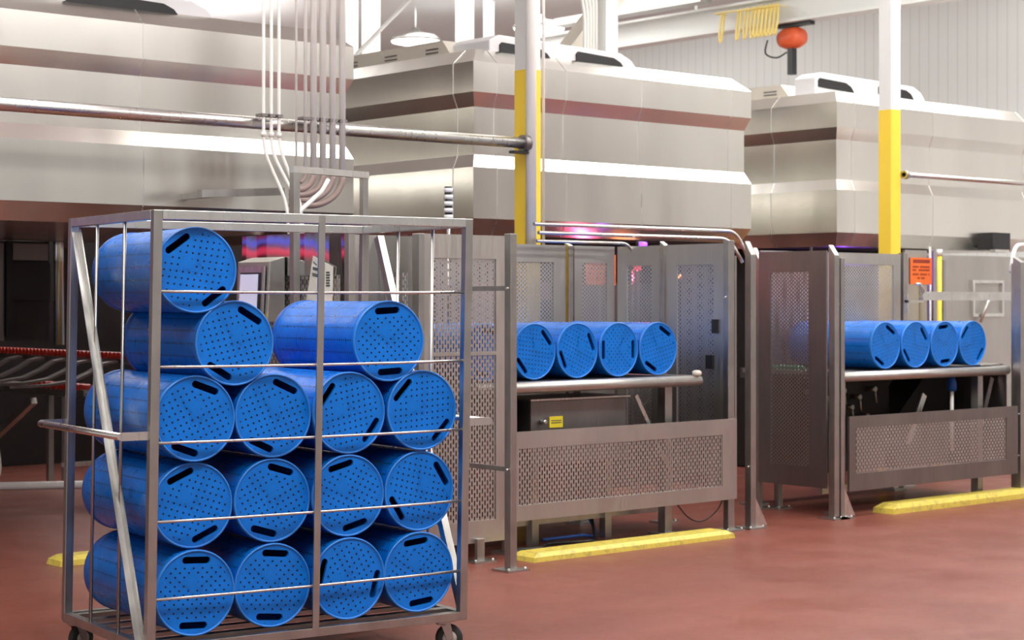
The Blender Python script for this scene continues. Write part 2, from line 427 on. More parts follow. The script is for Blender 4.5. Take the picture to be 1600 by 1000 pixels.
led('led_light', (13.45, 11.2, 2.02), (14.3, 11.2, 2.02), 'purple', 'purple light strip under the far right hood', drop=2.17, r=.015, power=4, col=(.35, .1, 1))
led('led_light', (10.50, 10.62, 1.93), (10.54, 10.62, 1.93), 'redled', 'small red beacon seen through the side panel of the first cell', drop=.01, r=.03, power=4, col=(1, .1, .25))
led('led_light', (10.95, 10.65, 1.86), (11.10, 10.65, 1.86), 'orangeled', 'small orange lamp behind the tall panel right of the first drums', drop=.01, r=.014, power=1, col=(1, .3, .1))

# ------------------------------------------------------------------ columns
def column(x, y, label, w=.135, ztop=3.385):
    t = thing('building_column', (x, y, 0), label, 'column', 'yellow and white building columns')
    bm = B(); box(bm, x - w / 2, y - w / 2, ztop, x + w / 2, y + w / 2, 6.0); obj('white_shaft', bm, 'white', t)
    bm = B(); box(bm, x - w / 2 - .002, y - w / 2 - .002, 0, x + w / 2 + .002, y + w / 2 + .002, ztop); obj('yellow_guard', bm, 'yellowcol', t)
    bm = B(); box(bm, x - .2, y - .2, 0, x + .2, y + .2, .02); obj('base_plate', bm, 'steel', t)
column(9.045, 10.3, 'column painted yellow below and white above, in front of the middle hood')
column(13.42, 10.3, 'column painted yellow below and white above, in front of the far right hood')
def pipe(name, pts, r, m, label, cat='pipe', group=None, bend=0.):
    bm = B(); tube(bm, pts, r, 14, bend=bend); return solo(name, bm, m, pts[0], label, cat, group)
pipe('column_conduit', [(8.98, 10.188, 2.0), (8.98, 10.188, 5.99)], .040, 'pvc', 'thick white pipe running down the front of the first yellow column', group='vertical pipes by the columns')
pipe('column_conduit', [(9.16, 10.25, 2.0), (9.16, 10.25, 5.99)], .012, 'greyconduit', 'thin grey pipe just right of the first yellow column', group='vertical pipes by the columns')
pipe('column_conduit', [(13.53, 10.28, 2.0), (13.53, 10.28, 6.0)], .016, 'pvc', 'thin white pipe right of the second yellow column', group='vertical pipes by the columns')
# horizontal pipes in front of the hoods
def hpipe(x0, x1, y, z, r, label):
    t = thing('handrail_pipe', (x0, y, z), label, 'pipe')
    bm = B(); tube(bm, [(x0, y, z), (x1, y, z)], r, 20); obj('pipe', bm, 'steel_l', t)
    return t
t = hpipe(3.3, 8.96, 10.2, 2.825, .042, 'thick horizontal steel pipe running from the left to the first yellow column')
bm = B(); tube(bm, [(8.90, 10.2, 2.825), (8.955, 10.2, 2.825)], .062, 18); obj('flange', bm, 'box', t)
bm = B(); box(bm, 8.80, 10.17, 2.745, 8.96, 10.23, 2.765); obj('bracket', bm, 'black', t)
t = hpipe(13.5, 17.2, 10.2, 2.80, .022, 'thin horizontal steel pipe right of the second yellow column')
bm = B(); tube(bm, [(13.50, 10.2, 2.80), (13.54, 10.2, 2.80)], .04, 14); obj('flange', bm, 'steel', t)

# the bundle of vertical conduits
names = ['leftmost', 'second', 'third']
for i, (x, dx) in enumerate(((6.57, .14), (6.63, .17), (6.69, .13))):
    t = thing('vertical_conduit', (x, 10.10, 2.0), '%s of the three thin white pipes that bend to the right above the cart' % names[i], 'pipe', 'thin bent white pipes')
    bm = B(); tube(bm, [(x, 10.1, 6.0), (x, 10.1, 2.64 + .03 * (i == 2)), (x + dx * .9, 10.02, 2.30), (x + dx, 10.0, 2.0)], .011, 12, bend=.09); obj('pipe', bm, 'pvc', t)
    bm = B(); tube(bm, [(x, 10.1, 2.73), (x, 10.1, 2.76)], .018, 12); obj('coupling', bm, 'greyconduit', t)
    bm = B(); box(bm, x - .02, 10.08, 2.86, x + .02, 10.165, 2.88); obj('clamp', bm, 'box', t)
for i, x in enumerate((6.90, 6.965, 7.04, 7.12, 7.20)):
    lab = ['narrow leftmost', 'second', 'middle', 'fourth', 'rightmost'][i]
    r = .012 if i == 0 else .022
    t = thing('vertical_conduit', (x, 10.1, 2.2), '%s of the five white pipes sweeping left in front of the left hood' % lab, 'pipe', 'white pipes with brown elbows')
    bm = B(); tube(bm, [(x, 10.1, 6.0), (x, 10.1, 2.50)], r, 14); obj('pipe', bm, 'pvc' if i == 0 else 'greyconduit', t)
    bm = B()
    k = .10 + i * .045; pts = [(x - k + k * math.cos(a), 10.1, 2.50 - k * .75 * math.sin(a)) for a in [j / 10 * PI / 2 for j in range(11)]] + [(6.78, 10.1, 2.50 - k * .75 - .0)]
    if i == 0: pts = pts[:7]
    tube(bm, pts, r, 14); obj('elbow', bm, 'brownpipe', t)
    bm = B(); box(bm, x - .03, 10.08, 2.86, x + .03, 10.165, 2.88); obj('clamp', bm, 'box', t)
    if i: 
        bm = B(); tube(bm, [(x, 10.1, 4.1), (x, 10.1, 4.22)], r + .005, 14); obj('coupling', bm, 'pvc', t)
pipe('vertical_conduit', [(6.84, 10.12, 2.35), (6.84, 10.12, 6.0)], .008, 'greyconduit', 'single thin grey wire pipe between the two bundles of white pipes')
pipe('vertical_conduit', [(6.98, 9.95, 2.46), (6.93, 9.95, 2.38), (6.75, 9.95, 2.24), (6.70, 9.95, 2.0)], .015, 'pvc', 'short slanted white pipe below the five brown elbows', bend=.03)
# steel bracket behind the bundle
bm = B(); bar(bm, (6.3, 10.45, 2.36), (6.95, 10.45, 2.40), .06, .05); bar(bm, (6.4, 10.45, 2.36), (6.4, 10.803, 2.36), .04, .04)
solo('pipe_bracket', bm, 'steel', (6.3, 10.45, 2.36), 'dark steel pipe bracket fixed to the left hood', 'bracket')

# small tube rails above the first cell
pipe('guard_rail_tube', [(8.80, 9.95, 2.215), (10.98, 9.95, 2.215), (11.06, 9.90, 2.0)], .014, 'steel_l', 'upper bright bent tube above the fence of the first cell', group='bright tubes above the first cell', bend=.12)
pipe('guard_rail_tube', [(8.80, 9.90, 2.15), (10.84, 9.90, 2.15), (10.93, 9.84, 1.96)], .014, 'steel_l', 'middle bright bent tube above the fence of the first cell', group='bright tubes above the first cell', bend=.12)
pipe('guard_rail_tube', [(8.80, 9.92, 2.09), (9.72, 9.92, 2.09), (9.80, 9.92, 2.00)], .012, 'steel_l', 'lowest short tube above the fence of the first cell', group='bright tubes above the first cell', bend=.06)
pipe('guard_rail_tube', [(15.3, 9.6, 2.16), (14.05, 9.2, 2.16), (13.52, 9.05, 2.13), (13.42, 9.02, 1.9)], .018, 'pvc', 'white bent tube at the right edge above the last post', bend=.12)

# ------------------------------------------------------------------ guard fences
def panelU(x0, x1, y, z0, z1, mg, label, m='perfU', frame='panel', mgb=None, name='guard_fence', group=None, thick=.02, extra=None):
    """panel along x; mg = (left, right, bottom, top) margins"""
    t = thing(name, (x0, y, z0), label, 'guard panel', group)
    l, r, b, u = mg; bm = B()
    box(bm, x0, y - thick / 2, z0, x0 + l, y + thick / 2, z1); box(bm, x1 - r, y - thick / 2, z0, x1, y + thick / 2, z1)
    box(bm, x0 + l, y - thick / 2, z0, x1 - r, y + thick / 2, z0 + b); box(bm, x0 + l, y - thick / 2, z1 - u, x1 - r, y + thick / 2, z1)
    if extra:
        for zz in extra: box(bm, x0 + l, y - thick / 2, zz - .012, x1 - r, y + thick / 2, zz + .012)
    obj('frame', bm, frame, t)
    bm = B(); a = [bm.verts.new(p) for p in ((x0 + l, y, z0 + b), (x1 - r, y, z0 + b), (x1 - r, y, z1 - u), (x0 + l, y, z1 - u))]; bm.faces.new(a)
    obj('perforated_sheet', bm, m, t)
    return t
def panelV(x, y0, y1, z0, z1, mg, label, m='perfV', frame='panel', name='guard_fence', group=None, thick=.02, extra=None):
    t = thing(name, (x, y0, z0), label, 'guard panel', group)
    l, r, b, u = mg; bm = B()
    box(bm, x - thick / 2, y0, z0, x + thick / 2, y0 + l, z1); box(bm, x - thick / 2, y1 - r, z0, x + thick / 2, y1, z1)
    box(bm, x - thick / 2, y0 + l, z0, x + thick / 2, y1 - r, z0 + b); box(bm, x - thick / 2, y0 + l, z1 - u, x + thick / 2, y1 - r, z1)
    if extra:
        for zz in extra: box(bm, x - thick / 2, y0 + l, zz - .012, x + thick / 2, y1 - r, zz + .012)
    obj('frame', bm, frame, t)
    bm = B(); a = [bm.verts.new(p) for p in ((x, y0 + l, z0 + b), (x, y1 - r, z0 + b), (x, y1 - r, z1 - u), (x, y0 + l, z1 - u))]; bm.faces.new(a)
    obj('perforated_sheet', bm, m, t)
    return t
def post(x0, x1, y0, y1, z1, label, slant=0., foot=True, gusset=None, m='steel', bolts=()):
    t = thing('guard_post', ((x0 + x1) / 2, (y0 + y1) / 2, 0), label, 'post', 'steel guard posts')
    bm = B(); prism(bm, [(y0, .012), (y1, .012), (y1, z1), (y0, z1 - slant)], x0, x1, 'yz'); obj('shaft', bm, m, t, bevel=.003)
    if foot:
        bm = B(); box(bm, x0 - .06, y0 - .05, 0, x1 + .06, y1 + .05, .012); obj('foot_plate', bm, 'steel', t)
        for dx, dy in ((-.045, -.035), (.045, -.035)):
            bm = B(); cx_ = (x0 if dx < 0 else x1) + dx * .9; lathe(bm, [(.009, .012), (.009, .024)], 8, (cx_, y0 - .03, 0)); obj('anchor_bolt', bm, 'steel_l', t)
    if gusset:
        bm = B(); prism(bm, [(x1, .012), (x1 + gusset, .012), (x1, .26)], (y0 + y1) / 2 - .004, (y0 + y1) / 2 + .004, 'xz'); obj('gusset', bm, 'steel_l', t)
    for z in bolts:
        bm = B(); tube(bm, [(x0 - .02, y0 + .02, z), (x0, y0 + .02, z)], .008, 8); obj('bolt', bm, 'steel_l', t)
    return t
# left of the first cell (behind the cart)
panelV(6.39, 8.92, 10.06, .12, 2.07, (.05, .30, .2, .26), 'side guard panel with blue and red reflections, behind the touch screen', 'perfV', 'mirror_panel')
panelU(6.42, 6.93, 9.32, .12, 2.07, (.2, .2, .7, .7), 'narrow plain guard panel between the reflecting panel and the slotted panels', 'panel', 'panel')
panelV(6.93, 8.95, 9.30, .12, 2.07, (.06, .06, .2, .24), 'narrow side guard panel with red and blue reflections, right of the notice', 'perfV', 'mirror_panel')
panelU(6.95, 7.66, 8.90, .12, 2.07, (.08, .12, .14, .15), 'tall slotted guard panel left of the first cell opening, right behind the cart', 'perfU', extra=[1.32])
post(6.90, 6.945, 8.87, 8.94, 2.07, 'steel guard post at the corner left of the tall slotted panel, behind the cart')
post(6.365, 6.41, 8.86, 8.91, 2.07, 'steel guard post at the near end of the reflecting panel, behind the cart')
post(7.36, 7.42, 8.86, 8.89, .15, 'short steel foot under the tall slotted panel beside the cart')
t = post(7.275, 7.325, 8.44, 8.50, 2.065, 'tall free standing steel post at the left of the first cell opening', bolts=(.62, 1.73))
for z in (.62, 1.73):
    bm = B(); box(bm, 7.29, 8.50, z - .015, 7.31, 8.885, z + .015); obj('tie_bar', bm, 'steel', t)
# first cell
panelU(7.66, 9.77, 8.86, .235, .81, (.03, .15, .10, .11), 'low slotted gate across the first cell, behind the first yellow curb', 'perfU', name='lower_gate', group='low slotted gates')
panelU(7.70, 9.24, 10.10, .9, 2.07, (.06, .12, .1, .13), 'back guard panel of the first cell with the yellow column behind it', 'fineU', 'panel')
post(9.265, 9.31, 10.08, 10.13, 2.09, 'steel guard post in the back wall of the first cell', slant=.02)
panelU(9.33, 9.75, 10.10, .9, 2.07, (.08, .08, .1, .13), 'back guard panel of the first cell with an orange sign behind it', 'fineU', 'panel')
panelV(9.77, 9.62, 10.07, .3, 2.07, (.08, .10, .1, .15), 'far side guard panel of the first cell with a red beacon behind it', 'fineV', 'panel')
post(9.745, 9.79, 9.555, 9.60, 2.10, 'steel guard post between the two side panels of the first cell', slant=.03)
t = panelV(9.77, 8.97, 9.54, .3, 2.07, (.10, .10, .1, .15), 'tall perforated side panel right of the four drums in the first cell', 'fineV', 'panel')
bm = B(); box(bm, 9.74, 9.02, 1.42, 9.76, 9.07, 1.52); obj('latch', bm, 'black', t)
bm = B(); box(bm, 9.74, 9.06, 1.16, 9.76, 9.13, 1.26); obj('latch', bm, 'black', t)
post(9.735, 9.80, 8.90, 8.95, 2.09, 'steel guard post at the right end of the first low gate', slant=.0, bolts=(.45, .75, 1.68))
panelV(9.835, 8.92, 9.45, .3, 1.98, (.03, .03, .05, .05), 'slotted guard strip seen edge-on between the two posts right of the first cell', 'perfV', 'steel')
post(9.955, 10.01, 8.88, 8.94, 2.09, 'steel post with slanted top and floor gusset right of the first cell', slant=.10, gusset=.15, bolts=(.45,))
# second cell
post(10.955, 11.0, 9.69, 9.75, 2.08, 'steel post with slanted top at the far end of the second cell side panel', slant=.10)
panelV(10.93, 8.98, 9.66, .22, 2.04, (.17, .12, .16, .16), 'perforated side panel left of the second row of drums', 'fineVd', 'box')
post(11.10, 11.14, 9.60, 9.66, .2, 'short dark foot under the second cell side panel')
post(10.865, 10.92, 8.85, 8.91, 2.08, 'steel post with slanted top at the left of the second cell opening', slant=.08, gusset=None)
post(10.94, 10.985, 8.85, 8.89, 1.98, 'slim steel post beside the low gate of the second cell', gusset=.14, bolts=(1.63,))
panelU(11.04, 13.27, 8.86, .20, .77, (.08, .16, .13, .09), 'low slotted gate across the second cell, behind the second yellow curb', 'perfU', 'box', name='lower_gate', group='low slotted gates')
panelU(11.35, 13.20, 10.02, .9, 2.07, (.03, .10, .1, .10), 'back guard panel of the second cell with the second column behind it', 'fineU', 'panel')
post(13.23, 13.29, 10.0, 10.06, 2.08, 'steel guard post in the back wall of the second cell')
post(13.30, 13.36, 8.84, 8.92, 2.03, 'tall steel post at the right edge of the photo', slant=.05, gusset=.1, bolts=(.35, .7))
post(13.395, 13.46, 8.86, 9.0, 1.98, 'outermost steel post at the right edge of the photo, behind its neighbour', slant=.08)

# ------------------------------------------------------------------ drums
DR = .1875; DL = .86
def drum_proto():
    bm = B(); n = 56
    lathe(bm, [(DR - .006, .004), (DR - .001, .010), (DR - .001, .035), (DR - .003, .045), (DR - .003, DL - .06), (DR - .003, DL - .055)], n, axis='y')
    # open the front: remove the closing faces
    for f in [f for f in bm.faces if len(f.verts) > 4 and f.calc_center_median().y < .1]: bm.faces.remove(f)
    body_ = obj('basket_drum', bm, 'bbody')
    # front face with two slots
    bm = B(); edges = []
    def loop(pts):
        vv = [bm.verts.new(p) for p in pts]; es = [bm.edges.new((vv[i], vv[(i + 1) % len(vv)])) for i in range(len(vv))]; edges.extend(es); return es
    loop([((DR - .006) * math.cos(2 * PI * k / n), .004, (DR - .006) * math.sin(2 * PI * k / n)) for k in range(n)])
    slots = []
    for s in (1, -1):
        zc = s * .141; hl = .050; r = .0155; pts = []
        for k in range(9): a = -PI / 2 + PI * k / 8; pts.append((hl + r * math.cos(a), .004, zc + r * math.sin(a)))
        for k in range(9): a = PI / 2 + PI * k / 8; pts.append((-hl + r * math.cos(a), .004, zc + r * math.sin(a)))
        slots += loop(pts)
    bmesh.ops.triangle_fill(bm, use_beauty=True, use_dissolve=False, edges=edges)
    ex = bmesh.ops.extrude_edge_only(bm, edges=slots)
    bmesh.ops.translate(bm, verts=[g for g in ex['geom'] if isinstance(g, bmesh.types.BMVert)], vec=(0, .014, 0))
    face = obj('end_face', bm, 'bface', body_, local=True)
    bm = B(); lathe(bm, [(DR - .010, .004), (DR - .008, -.001), (DR - .003, -.002), (DR, .003), (DR, .014), (DR - .006, .014)], n, axis='y')
    for f in [f for f in bm.faces if len(f.verts) > 4]: bm.faces.remove(f)
    rim = obj('face_rim', bm, 'brim', body_, local=True)
    bm = B(); lathe(bm, [(DR - .004, DL - .06), (DR + .001, DL - .055), (DR + .001, DL - .012), (DR - .006, DL - .002), (DR - .03, DL), (DR - .05, DL - .012)], n, axis='y')
    lid = obj('lid', bm, 'binner', body_, local=True)
    return body_
PROTO = drum_proto(); USED = [False]
def drum(x, y, z, yaw, roll, label, group):
    if not USED[0]: o = PROTO; USED[0] = True
    else:
        o = PROTO.copy(); C.objects.link(o)
        for ch in PROTO.children:
            c = ch.copy(); C.objects.link(c); c.parent = o
    o.location = (x, y, z); o.rotation_euler = (0, R(roll), yaw); tag(o, label, 'drum', group); return o

# ------------------------------------------------------------------ the cart
CX, CY, CR = 3.927, 6.862, R(-7.3)
W, D, HT = 1.56, 1.005, 2.04
def cw(x, y, z): return (CX + x * math.cos(CR) - y * math.sin(CR), CY + x * math.sin(CR) + y * math.cos(CR), z)
cart = thing('basket_cart', (CX, CY, 0), 'tall stainless steel cage cart on casters, stacked with blue drums', 'cart', rz=CR)
def lean(bm):
    for v in bm.verts: v.co.x += .018 * (v.co.z - HT)
def part(name, bm, m='steel', parent=None, bevel=0., sh=True):
    if sh: lean(bm)
    return obj(name, bm, m, parent or cart, local=True, bevel=bevel)
h = .02
for (x, y) in ((0, 0), (W, 0), (0, D), (W, D)):
    bm = B(); box(bm, x - h, y - h, .15, x + h, y + h, HT); part('corner_post', bm, bevel=.003)
for (a, b) in (((h, 0), (W - h, 0)), ((h, D), (W - h, D)), ((0, h), (0, D - h)), ((W, h), (W, D - h))):
    for z0, nm in ((HT - .04, 'top_rail'), (.15, 'base_rail')):
        bm = B(); box(bm, min(a[0], b[0]) - (h if a[0] == b[0] else 0), min(a[1], b[1]) - (h if a[1] == b[1] else 0), z0,
                      max(a[0], b[0]) + (h if a[0] == b[0] else 0), max(a[1], b[1]) + (h if a[1] == b[1] else 0), z0 + .04)
        part(nm, bm, 'steel_l' if nm == 'top_rail' else 'steel', bevel=.002)
for z in (1.693, 1.370, 1.046, .710, .380):
    bm = B(); tube(bm, [(h, 0, z), (W * .25, -.001, z - .003), (W * .5, -.003, z - .004), (W * .75, -.001, z - .003), (W - h, 0, z)], .0068, 10); part('front_rod', bm, 'steel_l')
bm = B(); box(bm, W / 2 - .016, -.021, .17, W / 2 + .016, -.012, HT - .005); part('centre_bar', bm)
for x in (-.010, W + .010):
    for y in (D / 3, 2 * D / 3):
        bm = B(); tube(bm, [(x, y, .17), (x, y, HT - .03)], .008, 10); part('side_rod', bm)
for x, sg in ((-.012, 1), (W + .012, -1)):
    bm = B()
    a = Vector((x, .90, HT - .06)); b = Vector((x, .04, .20))
    d = (b - a).normalized(); pn = Vector((0, -d.z, d.y))       # in-plane normal
    for (o1, o2, t1, t2) in ((-.021, .021, -.003, .003), (.015, .021, -.030, .0) if sg > 0 else (-.021, -.015, -.034, .0)):
        q = []
        for p in (a, b):
            for i, j in ((o1, t1), (o2, t1), (o2, t2), (o1, t2)): q.append(bm.verts.new(p + pn * i + Vector((j * sg, 0, 0))))
        for f in ((3, 2, 1, 0), (4, 5, 6, 7), (0, 1, 5, 4), (1, 2, 6, 5), (2, 3, 7, 6), (3, 0, 4, 7)): bm.faces.new([q[i] for i in f])
    part('diagonal_brace', bm, 'steel')
for i in range(6):
    y = .10 + i * .16
    bm = B(); box(bm, h, y, .172, W - h, y + .05, .190); part('floor_slat', bm)
for x0, sx in ((0, -1), (W, 1)):
    xx = x0 + sx * .143
    bm = B(); tube(bm, [(xx, .0, 1.08), (xx, D, 1.08)], .016, 16); hd = part('push_handle', bm, 'steel_l')
    for y in (0, D):
        bm = B(); box(bm, min(x0 + sx * .02, xx), y - .004, 1.062, max(x0 + sx * .02, xx), y + .004, 1.098); part('handle_bracket', bm, 'steel_l', hd)
for (x, y, rz) in ((.03, .03, .5), (W - .075, .05, -.42), (.03, D - .03, .3), (W - .05, D - .03, .2)):
    x -= .034
    bm = B(); box(bm, x - .045, y - .045, .142, x + .045, y + .045, .15); cs = part('caster', bm, 'steel', sh=False)
    Mx = Matrix.Translation((x, y, 0)) @ Matrix.Rotation(rz, 4, 'Z')
    bm = B(); lathe(bm, [(.030, .128), (.034, .142)], 20)
    for s in (-1, 1): prism(bm, [(-.03, .138), (.035, .138), (.050, .064), (.020, .055), (-.005, .12)], s * .024, s * .024 + s * .004, 'xz')
    bm.transform(Mx); part('fork', bm, 'steel', cs, sh=False)
    bm = B(); lathe(bm, [(.020, -.018), (.056, -.018), (.064, -.012), (.064, .012), (.056, .018), (.020, .018)], 32, (.032, 0, .064), 'y'); bm.transform(Mx)
    wh = part('wheel', bm, 'rubber', cs, sh=False)
    bm = B(); lathe(bm, [(.008, -.021), (.034, -.0195), (.034, .0195), (.008, .021)], 24, (.032, 0, .064), 'y'); bm.transform(Mx); part('wheel_hub', bm, 'hub', cs, sh=False)

cd = [ # s, z, offset, yaw deg, roll, label
 (.196, 1.786, .035, -2.5, -36, 'blue drum alone on top of the stack at the left of the cart'),
 (.379, 1.467, .035, 0, 31, 'blue drum in the second layer of the cart, just below the topmost drum'),
 (1.155, 1.467, .035, 0, -3, 'blue drum in the second layer of the cart, on the right with level slots'),
 (.192, 1.142, .035, 0, 20, 'leftmost blue drum of the third layer, above the push handle'),
 (.570, 1.142, .045, 0, 25, 'second blue drum from the left in the third layer of the cart'),
 (.949, 1.142, .040, 0, -54, 'third blue drum from the left in the third layer, right of the centre bar'),
 (1.330, 1.142, .030, 0, -47, 'rightmost blue drum of the third layer, beside the right post'),
 (.192, .765, .060, 0, -24, 'leftmost blue drum of the fourth layer, below the push handle'),
 (.568, .765, .050, 0, 17, 'second blue drum from the left in the fourth layer of the cart'),
 (.944, .765, .040, 0, -15, 'third blue drum from the left in the fourth layer of the cart'),
 (1.321, .765, .040, 0, 58, 'rightmost blue drum of the fourth layer, with steep slots'),
 (.191, .388, .035, 0, 3, 'leftmost blue drum of the bottom layer of the cart'),
 (.567, .388, .045, 0, 6, 'second blue drum from the left in the bottom layer of the cart'),
 (.943, .388, .030, 0, -75, 'third blue drum from the left in the bottom layer, with upright slots'),
 (1.312, .388, .030, 0, -6, 'rightmost blue drum of the bottom layer of the cart')]
for s, z, o, yw, rl, lab in cd:
    x, y, z = cw(s, o, z); drum(x, y, z, CR + R(yw), rl, lab, 'blue drums on the cart')
lbl = ['leftmost', 'second', 'third', 'rightmost']
for i in range(4):
    drum(8.01 + i * .388, 9.05, 1.318, 0, (50, 66, 90, 30)[i], '%s of the four blue drums lying in the first cell opening' % lbl[i], 'blue drums in the first cell')
drum(7.60, 9.07, 1.318, 0, 10, 'blue drum seen through the tall slotted panel left of the first cell opening', 'blue drums in the first cell')
for i in range(4):
    drum(11.74 + i * .392, 9.05, 1.300, 0, (30, 53, -5, -49)[i], '%s of the four blue drums lying in the second cell opening' % lbl[i], 'blue drums in the second cell')

# ------------------------------------------------------------------ roller tables in the cells
def table(x0, x1, y0, y1, zt, label, legs):
    t = thing('conveyor_table', ((x0 + x1) / 2, (y0 + y1) / 2, 0), label, 'conveyor', 'steel conveyor tables')
    bm = B(); tube(bm, [(x0, y0 + .035, zt - .045), (x1, y0 + .035, zt - .045)], .038, 18); obj('front_rail', bm, 'panel', t)
    bm = B(); box(bm, x0, y1 - .05, zt - .08, x1, y1, zt); box(bm, x0, y0 + .06, zt - .04, x1, y1 - .05, zt - .008); obj('table_top', bm, 'darksteel', t)
    for lx in legs:
        for ly in (y0 + .08, y1 - .12):
            bm = B(); box(bm, lx, ly, .02, lx + .07, ly + .07, zt - .06); obj('leg', bm, 'steel', t)
            bm = B(); box(bm, lx - .05, ly - .05, 0, lx + .12, ly + .12, .02); obj('leg_foot', bm, 'steel', t)
    bm = B(); box(bm, x0 + .1, y0 + .3, .14, x1 - .1, y0 + .36, .20); obj('stretcher', bm, 'steel', t)
    return t
t = table(7.42, 9.50, 8.93, 10.0, 1.132, 'steel conveyor table carrying four drums in the first cell', (7.75, 9.20))
bm = B(); lathe(bm, [(.02, 0), (.035, .01), (.035, .03), (.02, .04)], 12, (9.47, 8.96, 1.12)); obj('end_cap', bm, 'beige', t)
t = table(11.08, 13.28, 8.93, 10.0, 1.112, 'steel conveyor table carrying four drums in the second cell', (11.12, 12.93))
bm = B(); box(bm, 12.95, 9.0, 1.112, 13.28, 9.2, 1.122); obj('end_plate', bm, 'steel_l', t)
# pieces below the tables
t = thing('drive_enclosure', (8.48, 9.35, 0), 'brown-grey steel box with a yellow label under the first table', 'enclosure')
bm = B(); box(bm, 8.04, 9.12, .55, 8.93, 9.55, .985); obj('enclosure_box', bm, 'box', t, bevel=.008)
bm = B(); box(bm, 8.02, 9.10, .985, 8.95, 9.57, .997); obj('enclosure_lid', bm, 'steel_l', t)
bm = B(); box(bm, 8.20, 9.112, .80, 8.32, 9.12, .875); obj('warning_label', bm, 'label', t)
bm = B(); box(bm, 8.215, 9.110, .83, 8.305, 9.1125, .836); box(bm, 8.215, 9.110, .845, 8.305, 9.1125, .85); obj('label_text', bm, 'ink', t)
bm = B(); lathe(bm, [(.012, 9.07), (.020, 9.08), (.020, 9.10), (.010, 9.12)], 12, (8.13, 0, .845), 'y'); obj('knob', bm, 'steel_l', t)
for x in (8.12, 8.80):
    bm = B(); box(bm, x, 9.2, 0, x + .06, 9.26, .55); obj('support', bm, 'steel', t)
bm = B(); box(bm, 7.68, 9.25, .3, 7.98, 9.7, 1.03); solo('motor_unit', bm, 'dark', (7.83, 9.4, .3), 'black motor unit left of the brown-grey box under the first table', 'machine', bevel=.02)
bm = B(); bar(bm, (8.90, 9.0, 1.0), (9.24, 8.98, .42), .012, .03); solo('support_strut', bm, 'steel_l', (8.98, 9.2, .35), 'slanted bright strut right of the box under the first table', 'strut')
def hose(pts, r, m, label):
    bm = B(); n = len(pts); out = []
    P = [Vector(p) for p in pts]
    for i in range(n - 1):
        p0, p1, p2, p3 = P[max(i - 1, 0)], P[i], P[i + 1], P[min(i + 2, n - 1)]
        for s in range(8):
            u = s / 8; out.append(.5 * ((2 * p1) + (p2 - p0) * u + (2 * p0 - 5 * p1 + 4 * p2 - p3) * u * u + (3 * p1 - p0 - 3 * p2 + p3) * u ** 3))
    out.append(P[-1]); tube(bm, out, r, 8); return solo('hose', bm, m, pts[0], label, 'hose')
hose([(7.8, 9.1, .02), (8.0, 9.0, .02), (8.2, 9.12, .02), (8.5, 9.05, .02), (8.7, 9.2, .02), (8.9, 9.5, .3)], .012, 'hose_d', 'black hose lying on the floor under the first gate')
hose([(8.3, 9.3, .02), (8.6, 9.25, .03), (8.85, 9.35, .02), (8.9, 9.6, .25)], .012, 'bluehose', 'blue hose on the floor under the first gate')
hose([(9.28, 9.0, .25), (9.4, 8.98, .12), (9.55, 8.98, .08), (9.68, 8.95, .16), (9.74, 8.93, .3)], .005, 'hose_d', 'thin dark cable looping below the right end of the first gate')
# dark shade pieces added below the tables, then machinery under the second table
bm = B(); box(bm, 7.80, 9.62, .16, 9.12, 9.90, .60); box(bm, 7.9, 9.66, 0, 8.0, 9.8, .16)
solo('shade_block', bm, 'dark', (8.4, 9.7, 0), 'dark block added for shade low behind the first gate', 'machine')  # added dark mass standing in for shade under the first table
bm = B(); box(bm, 13.31, 9.0, .24, 13.33, 10.0, 1.06); solo('side_plate', bm, 'darksteel', (13.32, 9.0, .24), 'dark shade plate added at the right side below the second table', 'plate')  # added dark sheet standing in for shade past the table end
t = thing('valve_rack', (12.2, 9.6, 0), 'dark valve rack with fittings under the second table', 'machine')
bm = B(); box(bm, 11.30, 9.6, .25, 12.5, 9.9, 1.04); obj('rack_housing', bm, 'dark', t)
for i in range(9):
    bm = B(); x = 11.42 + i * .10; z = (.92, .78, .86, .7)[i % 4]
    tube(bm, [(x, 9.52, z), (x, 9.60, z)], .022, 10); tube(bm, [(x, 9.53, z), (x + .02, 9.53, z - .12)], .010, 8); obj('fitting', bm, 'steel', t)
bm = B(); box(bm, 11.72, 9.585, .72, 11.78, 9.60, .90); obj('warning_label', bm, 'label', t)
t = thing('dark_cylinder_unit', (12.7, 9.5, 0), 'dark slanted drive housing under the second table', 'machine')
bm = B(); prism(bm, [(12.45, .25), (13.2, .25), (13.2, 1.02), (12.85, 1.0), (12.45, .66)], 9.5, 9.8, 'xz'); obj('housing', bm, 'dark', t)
bm = B(); bar(bm, (12.45, 9.2, .88), (12.22, 9.2, .48), .012, .06); solo('support_strut', bm, 'steel_l', (12.3, 9.2, .5), 'short slanted bright strut behind the second low gate', 'strut')
bm = B(); bar(bm, (13.26, 9.1, 1.0), (13.0, 9.1, .35), .012, .05); solo('support_strut', bm, 'steel_l', (13.1, 9.1, .4), 'long slanted bright strut near the right end of the second low gate', 'strut')
t = thing('air_valve', (12.76, 9.1, .4), 'small valve with a blue cap under the second table', 'valve')
bm = B(); lathe(bm, [(.016, .4), (.016, .90)], 12, (12.76, 9.15, 0)); obj('stem', bm, 'pvc', t)
bm = B(); lathe(bm, [(.03, .90), (.04, .91), (.04, .97), (.028, 1.0), (.028, 1.02)], 16, (12.76, 9.15, 0)); obj('cap', bm, 'binner', t)
